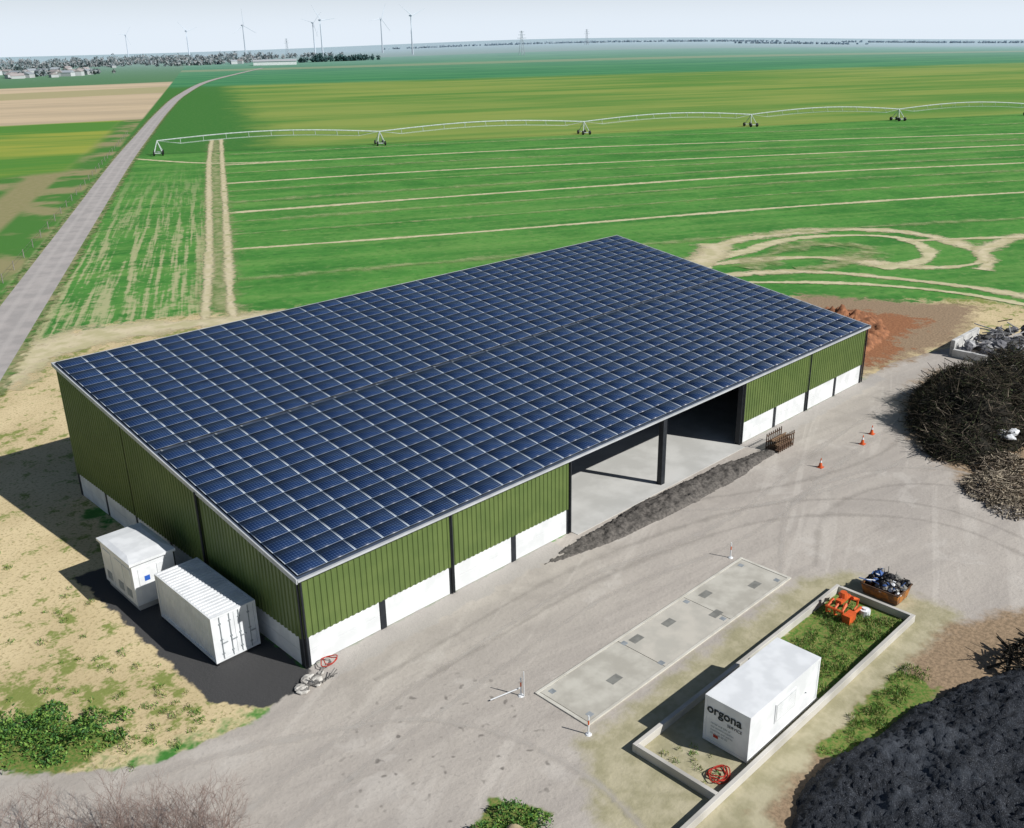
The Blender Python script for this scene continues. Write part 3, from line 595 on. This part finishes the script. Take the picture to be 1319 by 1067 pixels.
# ---------------------------------------------------------------- vegetation
lf=[pmat('leaf_green',(.09,.22,.04),None,3,.6),pmat('leaf_light',(.19,.33,.06),None,3,.6),pmat('leaf_dark',(.035,.11,.025),None,3,.6)]
def blobpts(blobs,n):
    out=[]
    for (cx,cy,r,h) in blobs:
        m=max(3,int(n*r*r)); a=rng.random(m)*6.283; d=np.sqrt(rng.random(m))*(.7+.6*rng.random(m))
        x=cx+r*d*np.cos(a); y=cy+r*d*np.sin(a); hh=np.array([.15+1.7*max(0,fbm(q*1.1+3,w_*1.1,2,4)*.7+.45) for q,w_ in zip(x,y)])
        z=h*np.sqrt(np.clip(1-d**2,0.02,1))*hh*(rng.random(m)**.4); out.append(np.stack([x,y,z+.03],1))
    return np.concatenate(out)
leaves('weed_shrub',blobpts([(-12.0,4.6,1.5,1.2),(-10.7,3.9,1.1,1.2),(-9.7,2.6,.8,1.0),(-12.8,6.4,1.2,.9),(-9.0,3.5,.7,.5),(-11.2,2.4,.6,.5),(-8.7,1.8,.5,.3),(-7.9,3.0,.45,.3),(-10.2,5.6,.7,.5)],750),.1,lf)
leaves('weed_shrub',blobpts([(-1.2,-14.1,.8,.6),(.3,-14.1,.7,.6),(.9,-14.9,.6,.4),(-1.9,-14.6,.7,.4)],900),.085,lf)
B_=[(random.uniform(15.8,24),random.uniform(-19,-15.6),random.uniform(.15,.5),random.uniform(.06,.25)) for _ in range(70)]
B_+=[(random.uniform(12,21),-21.3+random.uniform(-.6,.5),random.uniform(.1,.4),random.uniform(.08,.3)) for _ in range(45)]
B_+=[(random.uniform(7,9),random.uniform(-18.8,-15.6),random.uniform(.1,.25),.1) for _ in range(10)]
B_+=[(random.gauss(-7,2.2),random.gauss(1.6,1.2) if i%2 else random.uniform(4,26),random.uniform(.06,.3),random.uniform(.04,.15)) for i in range(120)]
B_=[b for b in B_ if not(b[0]>-4.8 and b[0]<.3 and b[1]>-2)]
leaves('grass_tufts',blobpts(B_,700),.11,[lf[0],lf[1],pmat('grass_dry',(.36,.34,.13),None,3,.8)],up=1.3,wd=.13)
P0=[];P1=[];R=[]
def grow(p,d,l,r,k):
    q=p+d*l; P0.append(p[:]);P1.append(q[:]);R.append(r)
    if k==0: return
    for _ in range(random.choice([2,3,3])):
        nd=(d+Vector((random.gauss(0,.45),random.gauss(0,.45),random.gauss(.05,.3)))).normalized(); grow(q,nd,l*random.uniform(.6,.85),r*.62,k-1)
for i in range(46):
    b=Vector((-11.6+random.uniform(-3.6,3.4),0,-.05)); b.y=-5.0-.85*(b.x+11.6)+random.uniform(-1,1)
    for _ in range(3): grow(b,Vector((random.gauss(0,.4),random.gauss(0,.4),1)).normalized(),random.uniform(.7,1.15),.02,4)
sticks('bare_shrub',P0,P1,R,[pmat('bare_twig',(.3,.22,.19),(.2,.15,.13),3,.9)])
# ---------------------------------------------------------------- irrigation boom
T=[(104.5,238.3),(161.4,208),(224,180),(279,151.5),(328,121.5),(375,92),(425,61)]
mb=MB()
for i,(a,b) in enumerate(T):
    tw=Vector((57,-29,0)).normalized(); nn=Vector((-tw.y,tw.x,0)); c=Vector((a,b,0))
    for s_ in (-1,1):
        mb.cyl(c+nn*2.2*s_+tw*1.2+Vector((0,0,.6)),c+Vector((0,0,4)),.12,n=5); mb.cyl(c+nn*2.2*s_-tw*1.2+Vector((0,0,.6)),c+Vector((0,0,4)),.12,n=5)
        for o_ in (-1.2,1.2):
            w0=c+nn*2.2*s_+tw*o_+Vector((0,0,.65)); mb.cyl(w0-tw*.2,w0+tw*.2,.65,n=12,mi=1)
        mb.cyl(c+nn*2.2*s_+tw*1.2+Vector((0,0,.7)),c+nn*2.2*s_-tw*1.2+Vector((0,0,.7)),.12,n=5)
    if i<len(T)-1:
        e=Vector((*T[i+1],0)); pts=[]; N=10
        for k in range(N+1): 
            q=c.lerp(e,k/N); q.z=4+1.5*math.sin(math.pi*k/N); pts.append(q)
        mb.tube(pts,.17,6)
        for s_ in (-1,1):
            lo=[]
            for k in range(N+1):
                q=c.lerp(e,k/N); hh=4+1.5*math.sin(math.pi*k/N); q=q+nn*s_*.9*min(1,k,N-k); q.z=hh-1.4*min(1,k,N-k)+.01; lo.append(q)
            mb.tube(lo,.05,4)
            for k in range(1,N): mb.cyl(pts[k],lo[k],.045,n=4)
mb.obj('irrigation_boom',[pmat('boom_galv',(.6,.66,.66),None,2,.5),dark])
mb=MB(); fp=[]
for i in range(34):
    yy=70+i*7.5; q=(-28.4+.515*yy-5.2,yy); fp.append(q); mb.cyl((*q,0),(*q,1.3),.06,n=6)
for zz in (.6,1.15):
    mb.tube([(a,b,zz) for a,b in fp],.012,3)
mb.obj('wire_fence',[pmat('fence_post',(.3,.28,.25),None,3,.8)])
# ---------------------------------------------------------------- far things
tw_m=pmat('turbine_white',(.55,.61,.69),None,.01,.5)
def turbine(x,y,hub,ph,rl=40):
    z0=float(terr(x,y)); mb=MB(); d=Vector((-x-19,-y-35,0)).normalized(); d=(d+Vector((.5,-.1,0))).normalized(); sd_=Vector((-d.y,d.x,0))
    mb.cyl((x,y,z0-2),(x,y,z0+hub),2.1,1.2,12); c=Vector((x,y,z0+hub+1)); mb.cyl(c-d*6,c+d*3,1.8,1.5,10); mb.cyl(c+d*3,c+d*5,1.6,.5,10)
    for k in range(3):
        a=ph+k*2.0944; v=sd_*math.cos(a)+Vector((0,0,1))*math.sin(a); pr=v.cross(d)
        b0=c+d*4; st=[(0,.9),(.15,2.0),(.5,1.3),(1,.3)]; vs=[]
        for f,wd in st:
            q=b0+v*rl*f; vs+=[q-pr*wd*.4,q+d*.35,q+pr*wd*.8,q-d*.35]
        mb.add(vs,[(4*i+j,4*i+(j+1)%4,4*i+4+(j+1)%4,4*i+4+j) for i in range(3) for j in range(4)])
    mb.obj('wind_turbine',[tw_m])
for q in ((1485,1835,84,.4),(1671,2197,86,1.2),(1372,2042,82,.1),(1632,2469,85,.8),(1366,2398,80,1.6),(1553,3092,80,.3),(1783,4088,85,.9),(560,4300,85,1.3)): turbine(*q)
def pylon(x,y,h):
    z0=float(terr(x,y)); mb=MB()
    for a,b in ((-1,-1),(1,-1),(1,1),(-1,1)): mb.cyl((x+a*4,y+b*4,z0),(x+a*.6,y+b*.6,z0+h),.45,.3,4)
    for k in range(6):
        f=k/6; w_=4-3.4*f; zz=z0+h*f; w2=4-3.4*(k+1)/6; z2=z0+h*(k+1)/6
        mb.cyl((x-w_,y-w_,zz),(x+w2,y-w2,z2),.25,n=4); mb.cyl((x+w_,y-w_,zz),(x+w2,y+w2,z2),.25,n=4); mb.cyl((x+w_,y-w_,zz),(x-w2,y-w2,z2),.25,n=4)
    for zz,a in ((.7,9),(.83,7),(.95,5)): mb.cyl((x-a*.7,y+a*.7,z0+h*zz),(x+a*.7,y-a*.7,z0+h*zz),.4,n=4)
    mb.obj('power_pylon',[pmat('pylon_steel',(.35,.4,.45),None,.1,.6)])
for q in ((1395,1380,45),(1851,2970,50),(2350,2050,45),(900,2900,48)): pylon(*q)
def at(px,D):
    a=(px-659.5)/1214.6; v=np.array([.752+.7138*a,.767-.7001*a]); v/=np.linalg.norm(v); return -19.4+v[0]*D,-34.9+v[1]*D
def treeline(name,segs,mats,size=3.2,dens=1.0):
    C=[]
    for (p0,D0,p1,D1,h,dep) in segs:
        A_=np.array(at(p0,D0));Bq=np.array(at(p1,D1)); Ln=np.linalg.norm(Bq-A_); n=int(Ln/6*dens)
        for i in range(n):
            f=random.random(); q=A_+(Bq-A_)*f+np.array([random.uniform(-dep,dep),random.uniform(-dep,dep)]); hh=h*random.uniform(.5,1.15)*(.7+.6*abs(fbm(f*9+p0,0)))
            m=26; a=rng.normal(size=(m,3)); a/=np.linalg.norm(a,axis=1)[:,None]; a*=(rng.random(m)**.4)[:,None]
            z0=float(terr(q[0],q[1])); C.append(np.stack([q[0]+a[:,0]*hh*.45,q[1]+a[:,1]*hh*.45,z0+hh*.45+a[:,2]*hh*.5],1))
    leaves(name,np.concatenate(C),size,mats)
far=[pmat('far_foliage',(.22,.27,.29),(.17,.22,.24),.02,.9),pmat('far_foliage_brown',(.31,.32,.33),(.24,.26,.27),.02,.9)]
near_=[pmat('hedge_foliage',(.04,.09,.095),(.07,.13,.13),.02,.9)]
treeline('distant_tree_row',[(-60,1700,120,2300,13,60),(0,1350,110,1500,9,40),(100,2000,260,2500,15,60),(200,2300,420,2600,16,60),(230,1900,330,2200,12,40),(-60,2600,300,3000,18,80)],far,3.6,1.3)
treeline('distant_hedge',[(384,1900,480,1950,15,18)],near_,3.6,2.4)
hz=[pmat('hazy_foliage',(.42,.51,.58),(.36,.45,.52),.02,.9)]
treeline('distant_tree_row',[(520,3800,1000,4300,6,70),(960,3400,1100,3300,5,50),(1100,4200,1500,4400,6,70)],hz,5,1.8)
mb=MB()
for i in range(46):
    px=random.uniform(-40,115) if i<34 else random.uniform(120,380); D=random.uniform(1300,1700) if i<34 else random.uniform(1900,2300)
    a,b=at(px,D); wd,dp,hh=random.uniform(8,16),random.uniform(7,10),random.uniform(3,5.5); z0=float(terr(a,b)); R_=Matrix.Translation((a,b,z0))@Matrix.Rotation(random.random()*3,4,'Z')
    mb.box(-wd/2,-dp/2,0,wd/2,dp/2,hh,0,R_); vs=[R_@Vector(v) for v in((-wd/2-.3,-dp/2-.3,hh+.01),(wd/2+.3,-dp/2-.3,hh+.01),(wd/2+.3,dp/2+.3,hh+.01),(-wd/2-.3,dp/2+.3,hh+.01),(-wd/2-.3,0,hh+2.6),(wd/2+.3,0,hh+2.6))]
    mb.add(vs,[(0,1,5,4),(2,3,4,5),(1,2,5),(3,0,4)],random.choice([1,2]))
mb.obj('distant_village',[pmat('render_wall',(.5,.52,.54),None,.02,.9),pmat('tile_roof',(.36,.33,.33),None,.02,.9),pmat('slate_roof',(.33,.37,.41),None,.02,.9)])
a,b=at(352,1750); mb=MB(); R_=Matrix.Translation((a,b,float(terr(a,b))))@Matrix.Rotation(-.6,4,'Z'); mb.box(-35,-12,0,35,12,6,0,R_)
mb.add([R_@Vector(v) for v in((-36,-13,6.01),(36,-13,6.01),(36,13,6.01),(-36,13,6.01),(-36,0,9),(36,0,9))],[(0,1,5,4),(2,3,4,5),(1,2,5),(3,0,4)],1)
mb.obj('distant_warehouse',[wht,alu])
# ---------------------------------------------------------------- light, sky, camera
sun_v=Vector((.45,-1.15,1)).normalized()
Ld=bpy.data.lights.new('sun','SUN'); Ld.energy=5; Ld.angle=math.radians(.5); Ld.color=(1,.975,.93)
so=link(bpy.data.objects.new('sun',Ld)); so.rotation_euler=sun_v.to_track_quat('Z','Y').to_euler()
Wd=bpy.data.worlds.new('World'); S.world=Wd; Wd.use_nodes=True; nt=Wd.node_tree; bg=nt.nodes['Background']
sk_=nt.nodes.new('ShaderNodeTexSky'); sk_.sky_type='NISHITA'; sk_.sun_disc=False; sk_.sun_elevation=math.asin(sun_v.z); sk_.sun_rotation=math.atan2(sun_v.x,sun_v.y); sk_.air_density=1.0; sk_.dust_density=.6
tc=nt.nodes.new('ShaderNodeTexCoord'); sp_=nt.nodes.new('ShaderNodeSeparateXYZ'); cb=nt.nodes.new('ShaderNodeCombineXYZ'); mx=nt.nodes.new('ShaderNodeMath'); mx.operation='MAXIMUM'; mx.inputs[1].default_value=.03
k_=nt.links.new
k_(tc.outputs['Generated'],sp_.inputs[0]); k_(sp_.outputs[0],cb.inputs[0]); k_(sp_.outputs[1],cb.inputs[1]); k_(sp_.outputs[2],mx.inputs[0]); k_(mx.outputs[0],cb.inputs[2]); k_(cb.outputs[0],sk_.inputs[0])
mr=nt.nodes.new('ShaderNodeMapRange'); mr.interpolation_type='SMOOTHSTEP'; mr.inputs[1].default_value=.01; mr.inputs[2].default_value=.13; mr.inputs[3].default_value=1; mr.inputs[4].default_value=0; k_(sp_.outputs[2],mr.inputs[0])
mxc=nt.nodes.new('ShaderNodeMix'); mxc.data_type='RGBA'; k_(mr.outputs[0],mxc.inputs[0]); k_(sk_.outputs[0],mxc.inputs[6]); mxc.inputs[7].default_value=(15.6,17.2,19.0,1)
k_(mxc.outputs[2],bg.inputs[0]); bg.inputs[1].default_value=.05
S.view_settings.view_transform='Standard'; S.view_settings.look='None'; S.view_settings.exposure=0
yw,pt_,rl_=.80199,.37449,-.018699
f=Vector((math.cos(pt_)*math.cos(yw),math.cos(pt_)*math.sin(yw),-math.sin(pt_))); r0=Vector((math.sin(yw),-math.cos(yw),0)); u_=r0.cross(f)
c_,s_=math.cos(rl_),math.sin(rl_); rt=r0*c_+u_*s_; up=-r0*s_+u_*c_
cd=bpy.data.cameras.new('camera'); cd.sensor_width=36; cd.sensor_fit='HORIZONTAL'; cd.lens=1214.6*36/1319; cd.clip_end=30000; cd.clip_start=.5
co=link(bpy.data.objects.new('camera',cd)); co.matrix_world=Matrix(((rt.x,up.x,-f.x,-19.39),(rt.y,up.y,-f.y,-34.894),(rt.z,up.z,-f.z,28.371),(0,0,0,1)))
S.camera=co
